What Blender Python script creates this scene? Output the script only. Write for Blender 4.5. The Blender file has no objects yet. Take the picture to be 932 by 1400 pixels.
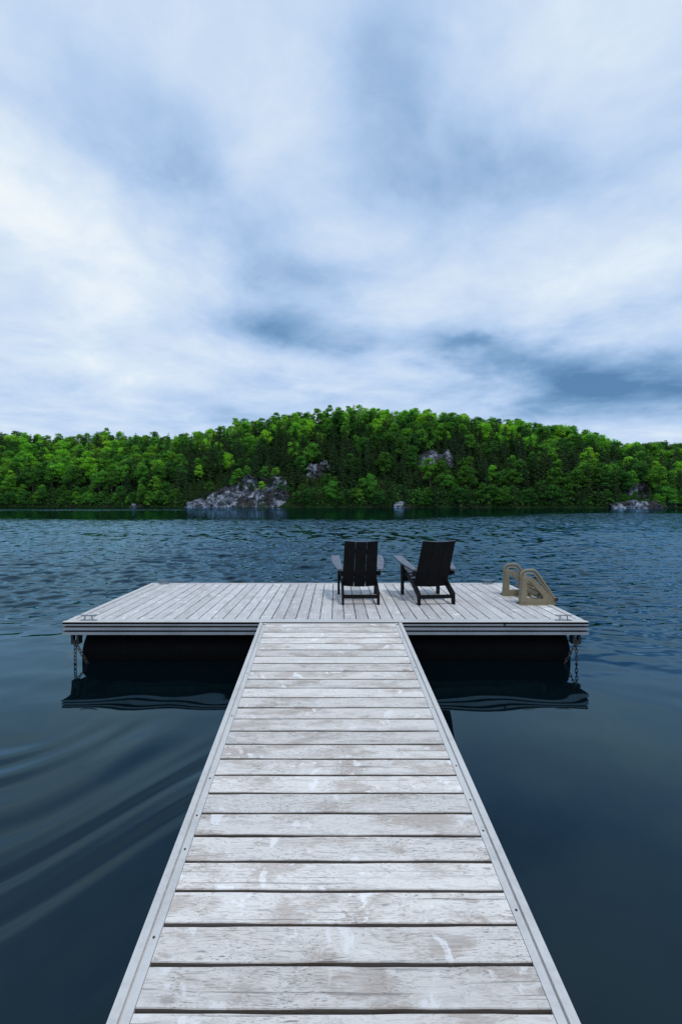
import bpy, bmesh, math, random
import numpy as np
from mathutils import Vector, Matrix, noise as mnoise
R = math.radians
C = bpy.context.scene.collection
sc = bpy.context.scene

# ------------------------------------------------------------------ camera, world, sun, exposure
CAMZ = 1.896
F, PX, PY = 620.0, 450.0, 687.0            # focal length and optical axis, in photo pixels
cam = bpy.data.cameras.new('camera'); co = bpy.data.objects.new('camera', cam); C.objects.link(co)
co.location = (0, 0, CAMZ); co.rotation_euler = (R(90), 0, 0)
cam.sensor_fit = 'HORIZONTAL'; cam.sensor_width = 36; cam.lens = 36 * F / 932
cam.shift_x = (466 - PX) / 932; cam.shift_y = -(700 - PY) / 932
cam.clip_start = .05; cam.clip_end = 6000
sc.camera = co
sc.view_settings.view_transform = 'Standard'; sc.view_settings.look = 'None'
sc.view_settings.exposure = 0.06; sc.view_settings.gamma = 1
sc.view_settings.use_curve_mapping = False

SUN_EL, SUN_AZ = 62, 150                    # azimuth clockwise from +Y: sun high, behind the camera's right shoulder
sun = bpy.data.lights.new('sun', 'SUN'); so = bpy.data.objects.new('sun', sun); C.objects.link(so)
sun.energy = 1.5; sun.angle = R(10); sun.color = (1, .965, .91)
sd = Vector((math.sin(R(SUN_AZ)) * math.cos(R(SUN_EL)), math.cos(R(SUN_AZ)) * math.cos(R(SUN_EL)), math.sin(R(SUN_EL))))
so.rotation_euler = sd.to_track_quat('Z', 'Y').to_euler(); so.location = (0, 0, 30)

class NT:
    """tiny node helper"""
    def __init__(s, tree): s.t = tree; s.n = tree.nodes; s.l = tree.links; s.n.clear()
    def add(s, kind, **kw):
        n = s.n.new(kind)
        for k, v in kw.items(): setattr(n, k, v)
        return n
    def put(s, sock, v):
        if isinstance(v, bpy.types.NodeSocket): s.l.new(v, sock)
        else: sock.default_value = v
    def m(s, op, a, b=0.0, c=None, clamp=False):
        n = s.add('ShaderNodeMath', operation=op); n.use_clamp = clamp
        s.put(n.inputs[0], a); s.put(n.inputs[1], b)
        if c is not None: s.put(n.inputs[2], c)
        return n.outputs[0]
    def v(s, op, a, b=(0, 0, 0)):
        n = s.add('ShaderNodeVectorMath', operation=op)
        s.put(n.inputs[0], a)
        if op == 'SCALE': s.put(n.inputs['Scale'], b)
        else: s.put(n.inputs[1], b)
        return n.outputs['Value'] if op in ('LENGTH', 'DOT_PRODUCT') else n.outputs[0]
    def noise(s, vec, scale, detail=3, rough=.5, dist=0.0, color=False):
        n = s.add('ShaderNodeTexNoise'); s.put(n.inputs['Vector'], vec)
        n.inputs['Scale'].default_value = scale; n.inputs['Detail'].default_value = detail
        n.inputs['Roughness'].default_value = rough; n.inputs['Distortion'].default_value = dist
        return n.outputs['Color' if color else 'Fac']
    def ramp(s, fac, stops, interp='LINEAR'):
        n = s.add('ShaderNodeValToRGB'); s.put(n.inputs[0], fac); e = n.color_ramp.elements
        n.color_ramp.interpolation = interp
        while len(e) < len(stops): e.new(.5)
        for i, (p, c) in enumerate(stops):
            e[i].position = p; e[i].color = (*c, 1) if not isinstance(c, (int, float)) else (c, c, c, 1)
        return n.outputs[0]
    def mix(s, f, a, b, blend='MIX'):
        n = s.add('ShaderNodeMix', data_type='RGBA', blend_type=blend)
        s.put(n.inputs[0], f)
        for i, v in ((6, a), (7, b)):
            s.put(n.inputs[i], v if isinstance(v, bpy.types.NodeSocket) else (*v, 1))
        return n.outputs[2]
    def maprange(s, v, a, b, c, d, smooth=True):
        n = s.add('ShaderNodeMapRange'); n.interpolation_type = 'SMOOTHSTEP' if smooth else 'LINEAR'
        s.put(n.inputs[0], v)
        for i, x in zip((1, 2, 3, 4), (a, b, c, d)): n.inputs[i].default_value = x
        return n.outputs[0]
    def sep(s, v):
        n = s.add('ShaderNodeSeparateXYZ'); s.put(n.inputs[0], v); return n.outputs
    def comb(s, x, y, z):
        n = s.add('ShaderNodeCombineXYZ')
        for i, q in enumerate((x, y, z)): s.put(n.inputs[i], q)
        return n.outputs[0]

def lin(r, g, b):
    f = lambda c: (c / 255 / 12.92) if c / 255 <= .04045 else ((c / 255 + .055) / 1.055) ** 2.4
    return (f(r), f(g), f(b))

# overcast sky: the Nishita sky seen through layers of cloud that are set by compass direction
world = bpy.data.worlds.new('World'); sc.world = world; world.use_nodes = True
w = NT(world.node_tree)
d = w.add('ShaderNodeTexCoord').outputs['Generated']
dx, dy, dz = w.sep(d)
az = w.m('ARCTAN2', dx, dy); el = w.m('ARCSINE', dz)
cpl = w.v('SCALE', w.comb(dx, dy, 0), w.m('DIVIDE', 1, w.m('ADD', w.m('MAXIMUM', dz, 0), .16)))
wrp = w.v('SUBTRACT', w.noise(cpl, 1.1, 5, .55, .3, True), (.5, .5, .5))
wx, wy, wz = w.sep(wrp)
az2 = w.m('ADD', az, w.m('MULTIPLY', wx, .42)); el2 = w.m('ADD', el, w.m('MULTIPLY', wy, .20))
def azel(px, py):
    a = math.atan2(px - PX, F); return a, math.atan2((PY - py), math.hypot(F, px - PX))
#        photo x, y, radius x, y (px), turn deg, strength
blobs = [(50, 300, 170, 56, 14, .46), (-80, 260, 160, 120, 0, .12), (110, 110, 170, 90, 20, .16), (515, 100, 70, 90, 10, -.30), (560, 170, 120, 60, 15, -.16),
         (290, 270, 210, 46, 24, -.36), (60, 180, 150, 28, 12, -.12), (650, 245, 130, 42, 10, -.30), (420, 460, 105, 30, 5, -.66), (300, 425, 140, 30, 12, -.14),
         (560, 497, 85, 20, 5, .42), (520, 420, 90, 26, -10, .22), (700, 488, 120, 22, 4, -.58), (860, 518, 190, 36, 6, -.72), (620, 470, 60, 10, 0, -.2), (850, 200, 110, 130, 0, .18), (740, 395, 170, 30, -6, .16),
         (330, 545, 60, 18, 0, -.22), (100, 470, 220, 40, 4, .10), (410, 385, 110, 30, 20, -.12), (860, 590, 200, 22, 3, -.05), (720, 60, 120, 60, 0, .10),
         (480, 300, 60, 30, 20, .12), (620, 462, 55, 10, 8, -.30)]
tot = None
for bx, by, rx, ry, tn, st in blobs:
    a0, e0 = azel(bx, by)
    rxa = rx / F * math.cos(a0); rya = ry / F * math.cos(e0) ** 1.3
    da = w.m('SUBTRACT', az2, a0); de = w.m('SUBTRACT', el2, e0)
    ct, s_ = math.cos(-R(tn)), math.sin(-R(tn))
    p = w.m('ADD', w.m('MULTIPLY', da, ct / rxa), w.m('MULTIPLY', de, s_ / rxa))
    q = w.m('ADD', w.m('MULTIPLY', da, -s_ / rya), w.m('MULTIPLY', de, ct / rya))
    g = w.m('POWER', 2.718, w.m('MULTIPLY', w.m('ADD', w.m('MULTIPLY', p, p), w.m('MULTIPLY', q, q)), -.8))
    g = w.m('MULTIPLY', g, st * .66)
    tot = g if tot is None else w.m('ADD', tot, g)
n1 = w.noise(w.v('MULTIPLY', cpl, (1, 1, 1)), 1.6, 9, .56, .5)
n2 = w.noise(w.v('ADD', w.v('ADD', cpl, w.v('SCALE', wrp, .5)), (7.3, 2.1, 0)), 2.7, 10, .62, .25)
nn = w.m('ADD', w.m('MULTIPLY', w.m('SUBTRACT', n1, .5), .80), w.m('MULTIPLY', w.m('SUBTRACT', n2, .5), .52))
val = w.m('ADD', w.m('ADD', tot, w.m('SUBTRACT', nn, w.maprange(el, .85, 1.25, 0, .45))), .60, clamp=True)
cloud = w.ramp(val, [(0, lin(88, 130, 174)), (.2, lin(128, 166, 206)), (.48, lin(180, 205, 238)), (.75, lin(216, 231, 247)), (1, lin(246, 251, 253))])
sky = w.add('ShaderNodeTexSky', sky_type='NISHITA'); sky.sun_disc = False
sky.sun_elevation = R(SUN_EL); sky.sun_rotation = R(SUN_AZ); sky.altitude = 100; sky.air_density = 1; sky.dust_density = 1.5
K = .10
cl10 = w.mix(1, cloud, (1 / K, 1 / K, 1 / K), 'MULTIPLY')
bg = w.add('ShaderNodeBackground'); bg.inputs['Strength'].default_value = K
w.put(bg.inputs['Color'], w.mix(.94, sky.outputs[0], cl10))
wo = w.add('ShaderNodeOutputWorld'); w.l.new(bg.outputs[0], wo.inputs[0])

# ------------------------------------------------------------------ materials
def mat(name):
    m = bpy.data.materials.new(name); m.use_nodes = True
    n = NT(m.node_tree); b = n.add('ShaderNodeBsdfPrincipled'); o = n.add('ShaderNodeOutputMaterial')
    n.l.new(b.outputs[0], o.inputs[0]); return m, n, b
def bump(n, b, h, strength=.3, dist=.01):
    q = n.add('ShaderNodeBump'); q.inputs['Strength'].default_value = strength; q.inputs['Distance'].default_value = dist
    n.l.new(h, q.inputs['Height']); n.l.new(q.outputs[0], b.inputs['Normal'])

def wood(name, along, light, warm, grey):
    """weathered, limewashed deck boards; `along` = axis of the grain"""
    m, n, b = mat(name)
    p = n.add('ShaderNodeTexCoord').outputs['Object']
    rnd = n.add('ShaderNodeAttribute', attribute_name='board').outputs['Fac']
    off = n.comb(n.m('MULTIPLY', rnd, 37.0), n.m('MULTIPLY', rnd, 91.0), n.m('MULTIPLY', rnd, 53.0))
    p = n.v('ADD', p, off)
    st = (1, 9, 9) if along == 'x' else (9, 1, 9)
    ps = n.v('MULTIPLY', p, st)
    swirl = n.v('SCALE', n.v('SUBTRACT', n.noise(p, 5, 2, .5, 0, True), (.5, .5, .5)), .42)
    ps = n.v('ADD', ps, swirl)
    big = n.noise(n.v('MULTIPLY', p, (1, 2.4, 1) if along == 'x' else (2.4, 1, 1)), 2.6, 4, .6)
    grain = n.noise(ps, 24, 6, .72, .15); fine = n.noise(ps, 34, 4, .7)
    streak = n.noise(ps, 3.2, 5, .6, .4)
    wf = n.m('ADD', n.m('MULTIPLY', big, .66), n.m('MULTIPLY', grain, .34))
    col = n.mix(n.m('MULTIPLY', n.maprange(wf, .49, .60, 0, 1), .80), light, warm)
    col = n.mix(n.m('MULTIPLY', n.maprange(streak, .50, .66, 0, 1), .50), col, grey)
    soft = n.noise(n.v('MULTIPLY', ps, (1, 2.2, 1) if along == 'x' else (2.2, 1, 1)), 14, 6, .75, .2)
    crk = n.noise(n.v('MULTIPLY', p, (1.1, 70, 1) if along == 'x' else (70, 1.1, 1)), 1, 5, .6, .15)
    col = n.mix(n.maprange(soft, .35, .65, 0, .28), col, (.86, .87, .9))
    dark = n.maprange(grain, .53, .64, 0, 1)
    dark = n.m('MULTIPLY', dark, n.maprange(n.noise(p, 3.3, 3), .38, .62, .12, 1))
    col = n.mix(n.m('MULTIPLY', dark, .88), col, (.16, .145, .14))
    col = n.mix(n.m('MULTIPLY', n.maprange(fine, .54, .66, 0, 1), .38), col, (.20, .185, .175))
    # pale worn patches and chalky smears
    chalk = n.noise(n.v('ADD', p, (3.1, 9.7, 0)), 8.0, 4, .55, .5)
    chalk = n.m('ADD', n.m('MULTIPLY', chalk, .8), n.m('MULTIPLY', soft, .2))
    col = n.mix(n.m('MULTIPLY', n.maprange(chalk, .585, .635, 0, 1), .85), col, (.85, .835, .82))
    col = n.mix(n.m('MULTIPLY', n.maprange(crk, .60, .68, 0, 1), .55), col, (.14, .125, .115))
    # knots
    vo = n.add('ShaderNodeTexVoronoi'); n.put(vo.inputs['Vector'], n.v('MULTIPLY', p, (2.1, 4.2, 1) if along == 'x' else (4.2, 2.1, 1))); vo.inputs['Scale'].default_value = 1.0
    kd = n.m('ADD', vo.outputs['Distance'], n.m('MULTIPLY', n.m('SUBTRACT', grain, .5), .10))
    ring = n.maprange(kd, .035, .085, 1, 0)
    keep = n.m('GREATER_THAN', n.sep(vo.outputs['Color'])[0], .45)
    col = n.mix(n.m('MULTIPLY', n.m('MULTIPLY', ring, keep), .5), col, (.20, .165, .14))
    tint = n.maprange(rnd, 0, 1, .84, 1.07, False)
    col = n.mix(1, col, n.comb(tint, tint, tint), 'MULTIPLY')
    # brown edges of the boards, darkened to paint shade into the gaps between planks
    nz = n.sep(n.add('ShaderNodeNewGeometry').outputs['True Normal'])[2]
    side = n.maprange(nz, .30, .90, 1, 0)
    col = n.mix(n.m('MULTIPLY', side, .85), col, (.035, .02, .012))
    n.put(b.inputs['Base Color'], col); b.inputs['Roughness'].default_value = .78
    b.inputs['Specular IOR Level'].default_value = .3
    bump(n, b, n.m('ADD', n.m('MULTIPLY', grain, -1), n.m('MULTIPLY', fine, -.4)), .5, .004)
    return m
M_ramp = wood('limewashed_boards', 'x', (.74, .695, .64), (.40, .32, .255), (.45, .42, .385))
M_deck = wood('weathered_boards', 'y', (.60, .585, .57), (.47, .445, .42), (.40, .39, .38))

def metal(name, col, rough=.45, metallic=.6, dirt=.25, nscale=30, spec=.5):
    m, n, b = mat(name); b.inputs['Specular IOR Level'].default_value = spec
    p = n.add('ShaderNodeTexCoord').outputs['Object']
    a = n.noise(p, nscale, 5, .65); c = n.noise(p, 3, 4, .6)
    f = n.m('MULTIPLY', n.maprange(n.m('ADD', n.m('MULTIPLY', a, .5), n.m('MULTIPLY', c, .5)), .42, .66, 0, 1), dirt)
    n.put(b.inputs['Base Color'], n.mix(f, col, tuple(x * .45 for x in col)))
    n.put(b.inputs['Roughness'], n.maprange(a, .3, .7, rough - .08, rough + .12))
    b.inputs['Metallic'].default_value = metallic
    bump(n, b, a, .12, .002)
    return m
M_alu = metal('brushed_aluminium', (.68, .66, .635), .55, .35, .35)
M_aluf = metal('dull_aluminium', (.34, .36, .39), .5, .4, .45)
M_groove = metal('painted_shade_black', (.02, .022, .026), .7, 0, .2)  # near-black stands in for shade in the rim channels and below the gangway boards
M_galv = metal('galvanised_steel', (.30, .32, .34), .45, .7, .4)
M_rust = metal('dark_chain_steel', (.045, .042, .04), .6, .4, .5, 60)
M_float = metal('black_polyethylene', (.003, .003, .0032), .6, 0, .2, 8, .08)
M_black = metal('black_painted_lumber', (.006, .0065, .0075), .55, 0, .35, 14, .12)
M_sheen = metal('black_paint_sky_sheen', (.075, .088, .115), .33, 0, .3, 14, .9)  # paler than the black paint: sky sheen put into the colour
M_tan = metal('tan_moulded_plastic', (.215, .175, .11), .5, 0, .30, 22)
M_tand = metal('dark_tube_mouth', (.03, .024, .018), .8, 0, .2)

def leaf(name, cols, trans=.30):
    m, n, b = mat(name)
    r = n.add('ShaderNodeObjectInfo').outputs['Random']
    ta = n.add('ShaderNodeAttribute', attribute_name='tree').outputs['Fac']
    la = n.add('ShaderNodeAttribute', attribute_name='leafrnd').outputs['Fac']
    f = n.m('FRACT', n.m('ADD', r, ta))
    col = n.ramp(f, [(0, cols[0]), (.5, cols[1]), (1, cols[2])])
    v = n.maprange(la, 0, 1, .55, 1.45, False)
    col = n.mix(1, col, n.comb(v, v, v), 'MULTIPLY')
    n.put(b.inputs['Base Color'], col); b.inputs['Roughness'].default_value = .6
    b.inputs['Specular IOR Level'].default_value = .15
    t = n.add('ShaderNodeBsdfTranslucent'); n.put(t.inputs[0], n.mix(1, col, (1.3, 1.25, .6), 'MULTIPLY'))
    mx = n.add('ShaderNodeMixShader'); mx.inputs[0].default_value = trans
    n.l.new(b.outputs[0], mx.inputs[1]); n.l.new(t.outputs[0], mx.inputs[2])
    out = [x for x in n.n if x.type == 'OUTPUT_MATERIAL'][0]; n.l.new(mx.outputs[0], out.inputs[0])
    return m
M_leaf = [leaf('spring_leaves', [(.15, .46, .035), (.20, .51, .032), (.29, .55, .04)], .35),
          leaf('summer_leaves', [(.075, .27, .035), (.105, .30, .027), (.15, .35, .03)], .30),
          leaf('dark_leaves', [(.03, .12, .022), (.04, .14, .018), (.06, .165, .018)], .25)]
M_needle = leaf('conifer_needles', [(.02, .055, .020), (.028, .068, .018), (.042, .085, .022)], .1)
def barkm():
    m, n, b = mat('bark'); p = n.add('ShaderNodeTexCoord').outputs['Object']
    n.put(b.inputs['Base Color'], n.mix(n.noise(p, 4, 4), (.035, .03, .026), (.10, .09, .08))); b.inputs['Roughness'].default_value = .9
    return m
M_bark = barkm()

def rockm():
    m, n, b = mat('pale_limestone')
    p = n.add('ShaderNodeTexCoord').outputs['Object']
    a = n.noise(p, .55, 8, .7, .6); c = n.noise(n.v('ADD', p, (11, 4, 2)), .16, 6, .6, .4)
    crack = n.noise(n.v('MULTIPLY', p, (.9, .9, 2.2)), .8, 8, .75, 1.2)
    streakv = n.noise(n.v('MULTIPLY', p, (1.5, 1.5, .35)), .7, 6, .7, .8)
    col = n.ramp(n.m('ADD', n.m('MULTIPLY', a, .5), n.m('MULTIPLY', streakv, .5)), [(.36, (.02, .024, .03)), (.46, (.07, .08, .10)), (.53, (.24, .27, .33)), (.62, (.66, .70, .78))])
    col = n.mix(n.maprange(n.m('ADD', c, n.m('MULTIPLY', n.sep(p)[2], .011)), .52, .62, 0, .9), col, (.04, .038, .036))
    col = n.mix(n.maprange(crack, .54, .62, 0, .9), col, (.018, .02, .022))
    n.put(b.inputs['Base Color'], col); b.inputs['Roughness'].default_value = .9; b.inputs['Specular IOR Level'].default_value = .1
    bump(n, b, n.m('ADD', a, crack), 1, .6)
    return m
M_rock = rockm()

def groundm(name, c0, c1, c2, s):
    m, n, b = mat(name); p = n.add('ShaderNodeTexCoord').outputs['Object']
    a = n.noise(p, s, 7, .65); c = n.noise(p, s * .2, 4)
    col = n.mix(n.maprange(a, .4, .6, 0, 1), c0, c1); col = n.mix(n.maprange(c, .5, .62, 0, .7), col, c2)
    n.put(b.inputs['Base Color'], col); b.inputs['Roughness'].default_value = .95; b.inputs['Specular IOR Level'].default_value = 0
    bump(n, b, a, .8, .5 / s)
    return m
M_hill = groundm('forest_floor', (.010, .022, .008), (.018, .036, .010), (.022, .022, .014), .6)
M_shore = groundm('gravel_shore', (.13, .12, .10), (.22, .20, .17), (.07, .08, .045), 9)

def waterm():
    m, n, b = mat('lake_water')
    p = n.add('ShaderNodeTexCoord').outputs['Object']
    x, y, z = n.sep(p)
    edge = n.noise(p, .05, 4, .6)                                  # ragged edges of the wind patches
    edge2 = n.noise(n.v('MULTIPLY', p, (.35, 1, 1)), .5, 3, .5)
    yy = n.m('MULTIPLY', y, n.m('ADD', 1, n.m('MULTIPLY', n.m('SUBTRACT', edge, .5), .55)))
    lee = n.maprange(n.m('ADD', yy, n.m('MULTIPLY', n.maprange(x, 5, 40, 0, 1), -30)), 40, 60, 1, .10)
    chop = n.m('MULTIPLY', n.maprange(y, 22, 48, 0, 1), lee)
    streak = n.m('MULTIPLY', n.m('MULTIPLY', n.maprange(yy, 96, 108, 0, 1), n.maprange(yy, 128, 145, 1, 0)), n.maprange(x, -30, 5, 1, 0))
    chop = n.m('ADD', chop, n.m('MULTIPLY', streak, .9))
    def sl(vec, sc_, det, ax, ay):
        c = n.v('SUBTRACT', n.noise(vec, sc_, det, .58, .35, True), (.5, .5, .5))
        return n.v('MULTIPLY', c, (ax, ay, 0))
    rot = n.add('ShaderNodeMapping'); n.l.new(p, rot.inputs[0]); rot.inputs['Rotation'].default_value = (0, 0, R(-7))
    pr = rot.outputs[0]
    s1 = sl(n.v('MULTIPLY', pr, (.9, 2.0, 1)), 2.3, 3.5, .26, 1.05)
    s1 = n.v('ADD', s1, (0, -.05, 0))
    S = n.v('SCALE', s1, n.m('MULTIPLY', chop, n.m('ADD', .70, n.m('MULTIPLY', edge2, .7))))
    fine = sl(n.v('MULTIPLY', pr, (1, 1.8, 1)), 7, 3, .08, .19)
    S = n.v('ADD', S, n.v('SCALE', fine, n.m('MULTIPLY', n.maprange(y, 7, 14, .03, 1), lee)))
    gn = n.add('ShaderNodeNewGeometry').outputs['Normal']
    N = n.v('NORMALIZE', n.v('ADD', S, gn))
    b.inputs['Base Color'].default_value = (.0012, .0044, .0062, 1)
    b.inputs['Roughness'].default_value = .5; b.inputs['Specular IOR Level'].default_value = 0
    gl = n.add('ShaderNodeBsdfGlossy'); gl.inputs['Color'].default_value = (.48, .80, 1.0, 1); gl.inputs['Roughness'].default_value = .025
    n.l.new(N, gl.inputs['Normal'])
    fr = n.add('ShaderNodeFresnel'); fr.inputs['IOR'].default_value = 1.45; n.l.new(N, fr.inputs['Normal'])
    mx = n.add('ShaderNodeMixShader'); n.l.new(fr.outputs[0], mx.inputs[0]); n.l.new(b.outputs[0], mx.inputs[1]); n.l.new(gl.outputs[0], mx.inputs[2])
    out = [q for q in n.n if q.type == 'OUTPUT_MATERIAL'][0]; n.l.new(mx.outputs[0], out.inputs[0])
    return m
M_water = waterm()

# ------------------------------------------------------------------ helpers
def link(o, parent=None):
    C.objects.link(o)
    if parent: o.parent = parent
    return o
def obj(name, bm, m, parent=None, smooth=False, loc=None, rot=None):
    me = bpy.data.meshes.new(name); bm.to_mesh(me); bm.free()
    for x in (m if isinstance(m, (list, tuple)) else [m]): me.materials.append(x)
    if smooth:
        for p in me.polygons: p.use_smooth = True
        me.set_sharp_from_angle(angle=R(40))
    o = link(bpy.data.objects.new(name, me), parent)
    if loc: o.location = loc
    if rot: o.rotation_euler = rot
    return o
def thing(name, label, cat, loc=(0, 0, 0), rotz=0, group=None):
    o = bpy.data.objects.new(name, None); C.objects.link(o); o.empty_display_size = .2
    o.location = loc; o.rotation_euler = (0, 0, rotz); o['label'] = label; o['category'] = cat
    if group: o['group'] = group
    return o
def tag(o, label, cat, group=None):
    o['label'] = label; o['category'] = cat
    if group: o['group'] = group
    return o
def box(bm, lo, hi, bev=0.0):
    r = bmesh.ops.create_cube(bm, size=1)['verts']
    for v in r:
        v.co = Vector([lo[i] + (v.co[i] + .5) * (hi[i] - lo[i]) for i in range(3)])
    if bev:
        es = {e for v in r for e in v.link_edges}
        bmesh.ops.bevel(bm, geom=list(es), offset=bev, segments=2, profile=.7, affect='EDGES')
def prism(bm, pts, axis, a, b, bev=0.0):
    """polygon pts (2D) extruded along axis from a to b; axis x: pts are (y,z); axis y: (x,z); z: (x,y)"""
    def P(p, t): return {'x': (t, p[0], p[1]), 'y': (p[0], t, p[1]), 'z': (p[0], p[1], t)}[axis]
    v0 = [bm.verts.new(P(p, a)) for p in pts]; v1 = [bm.verts.new(P(p, b)) for p in pts]
    fs = [bm.faces.new(v0), bm.faces.new(list(reversed(v1)))]
    n = len(pts)
    for i in range(n): fs.append(bm.faces.new((v0[i], v1[i], v1[(i + 1) % n], v0[(i + 1) % n])))
    bmesh.ops.recalc_face_normals(bm, faces=fs)
    if bev: bmesh.ops.bevel(bm, geom=list({e for f in fs[:2] for e in f.edges}), offset=bev, segments=2, profile=.7, affect='EDGES')
def tube(bm, path, r, seg=10, cap=True, closed=False):
    path = [Vector(p) for p in path]; n = len(path); rings = []
    up = Vector((0, 0, 1))
    for i, p in enumerate(path):
        if closed: t = path[(i + 1) % n] - path[i - 1]
        else: t = path[min(i + 1, n - 1)] - path[max(i - 1, 0)]
        t.normalize()
        if i == 0:
            a = t.cross(up)
            if a.length < .1: a = t.cross(Vector((1, 0, 0)))
        else: a = a - t * a.dot(t)
        a.normalize(); b_ = t.cross(a)
        rr = r[i] if isinstance(r, (list, tuple)) else r
        rings.append([bm.verts.new(p + (a * math.cos(2 * math.pi * k / seg) + b_ * math.sin(2 * math.pi * k / seg)) * rr) for k in range(seg)])
    for i in range(n if closed else n - 1):
        A, B = rings[i], rings[(i + 1) % n]
        for k in range(seg): bm.faces.new((A[k], A[(k + 1) % seg], B[(k + 1) % seg], B[k]))
    if cap and not closed:
        bm.faces.new(list(reversed(rings[0]))); bm.faces.new(rings[-1])
def board(bm, lay, lo, hi, axis, rng, bev=.004, jit=.0012, rnd=None):
    """one plank: chamfered box with slightly wandering edges; axis = index of its length"""
    seg = 14; L0, L1 = lo[axis], hi[axis]; w_ = 1 - axis
    prof = [(0, 0), (0, 1), (bev, 1), (None, 1), (None, 0)]
    rings = []
    rnd = rng.random() if rnd is None else rnd
    tz = rng.uniform(-.0012, .0012); a1, a2 = rng.uniform(0, 6), rng.uniform(0, 6)
    for s in range(seg + 1):
        t = s / seg; L = L0 + (L1 - L0) * t
        ja = jit * math.sin(a1 + t * 9 + math.sin(t * 23 + a2)); jb = jit * math.sin(a2 + t * 11 + math.sin(t * 19 + a1))
        zz = hi[2] + tz + .0007 * math.sin(a1 + t * 5)
        wa, wb = lo[w_] + ja, hi[w_] + jb
        cs = [(wa, lo[2]), (wa, zz - bev), (wa + bev, zz), (wb - bev, zz), (wb, zz - bev), (wb, lo[2])]
        ring = []
        for (ww, z_) in cs:
            c = [0, 0, z_]; c[axis] = L; c[w_] = ww
            ring.append(bm.verts.new(c))
        rings.append(ring)
    fs = []
    for A, B in zip(rings, rings[1:]):
        for k in range(6): fs.append(bm.faces.new((A[k], A[(k + 1) % 6], B[(k + 1) % 6], B[k])))
    fs.append(bm.faces.new(rings[0])); fs.append(bm.faces.new(list(reversed(rings[-1]))))
    bmesh.ops.recalc_face_normals(bm, faces=fs)
    for f in fs: f[lay] = rnd

# ------------------------------------------------------------------ setting: lake, far hillside, near shore
def ss(a, b, t): t = min(1, max(0, (t - a) / (b - a))); return t * t * (3 - 2 * t)
SKYL = [(-700, 600), (-200, 592), (0, 592), (60, 594), (130, 592), (230, 597), (270, 590), (330, 576), (400, 565), (455, 559), (520, 559), (560, 561), (620, 565),
        (680, 573), (735, 578), (780, 585), (820, 596), (850, 607), (932, 609), (1100, 612), (1700, 625)]
SHOR = [(-700, 250), (-100, 190), (0, 183), (250, 172), (450, 166), (700, 152), (932, 143), (1200, 130), (1700, 110)]
def interp(tab, x):
    if x <= tab[0][0]: return tab[0][1]
    for (a, b), (c, d_) in zip(tab, tab[1:]):
        if x <= c: return b + (d_ - b) * (x - a) / (c - a)
    return tab[-1][1]
DEP = 66.0; TREE = 7.0
CLIFF = [(250, 696), (256, 687), (268, 682), (284, 676), (300, 668), (312, 660), (326, 655), (336, 648), (348, 650), (362, 654), (378, 650), (390, 657), (398, 672), (406, 696)]
def cliff_top(px): return max(-1, CAMZ + (PY - interp(CLIFF, px)) * (interp(SHOR, px) + 4) / F)
def hill(X, Y):
    px = PX + F * X / Y; Ys = interp(SHOR, px); t = (Y - Ys) / DEP
    H = (PY - interp(SKYL, px)) * (Ys + DEP) / F + CAMZ - TREE
    nz = mnoise.noise(Vector((X * .045, Y * .045, 3))) * 2.2 + mnoise.noise(Vector((X * .15, Y * .15, 7))) * .8
    if t < 0: return max(-3, t * 40)
    if 256 < px < 400 and 0 <= Y - Ys <= 4.5: return .1
    if 250 < px < 406 and 4.5 < Y - Ys:
        base = .5 + (H - .5) * (t ** .82) + nz * ss(0, .2, t) if t < 1 else H
        return max(base * ss(4.5, 12, Y - Ys), (cliff_top(px) - 2.2) * ss(5, 8, Y - Ys))
    if t < 1: return .5 + (H - .5) * (t ** .82) + nz * ss(0, .2, t)
    return H - (t - 1) * 9 + nz
bm = bmesh.new()
cols = []
for i in range(121):
    px = -700 + i * 20; k = (px - PX) / F; Ys = interp(SHOR, px); col = []
    for dY in [-12, -6, -2, -.6, 0, .4] + [1.5 * j for j in range(1, 50)] + [85, 105, 140, 200, 320]:
        Y = Ys + dY; X = k * Y; z = hill(X, Y)
        col.append(bm.verts.new((X, Y, z)))
    cols.append(col)
for a, b_ in zip(cols, cols[1:]):
    for j in range(len(a) - 1): bm.faces.new((a[j], b_[j], b_[j + 1], a[j + 1]))
o = obj('hill', bm, M_hill, smooth=False); o['kind'] = 'structure'

# the lake: one sheet of rings round the jetty, fine enough nearby to carry the waves as real shape
wr = np.random.default_rng(77)
radii = [.25, .5, .8, 1.1]
while radii[-1] < 75: radii.append(radii[-1] + max(.035, radii[-1] * .0042))
while radii[-1] < 3200: radii.append(radii[-1] * 1.12)
radii = np.array(radii)
th = np.concatenate([np.linspace(R(-52), R(52), 760), np.linspace(R(56), R(304), 60)])      # clockwise from +Y
RR, TT = np.meshgrid(radii, th, indexing='ij'); WX, WY = RR * np.sin(TT), RR * np.cos(TT)
def npss(a, b, t): t = np.clip((t - a) / (b - a), 0, 1); return t * t * (3 - 2 * t)
patch = sum(np.sin(WX * a + WY * b + c) for a, b, c in ((.21, .13, 1), (-.11, .31, 2.4), (.37, -.19, .3), (.07, .55, 4))) / 4
front = npss(5.2, 11.5, WY + patch * 1.6 + .12 * np.abs(WX))
fade = 1 - npss(38, 62, WY + 6 * patch)
ZZ = np.zeros_like(WX)
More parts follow.
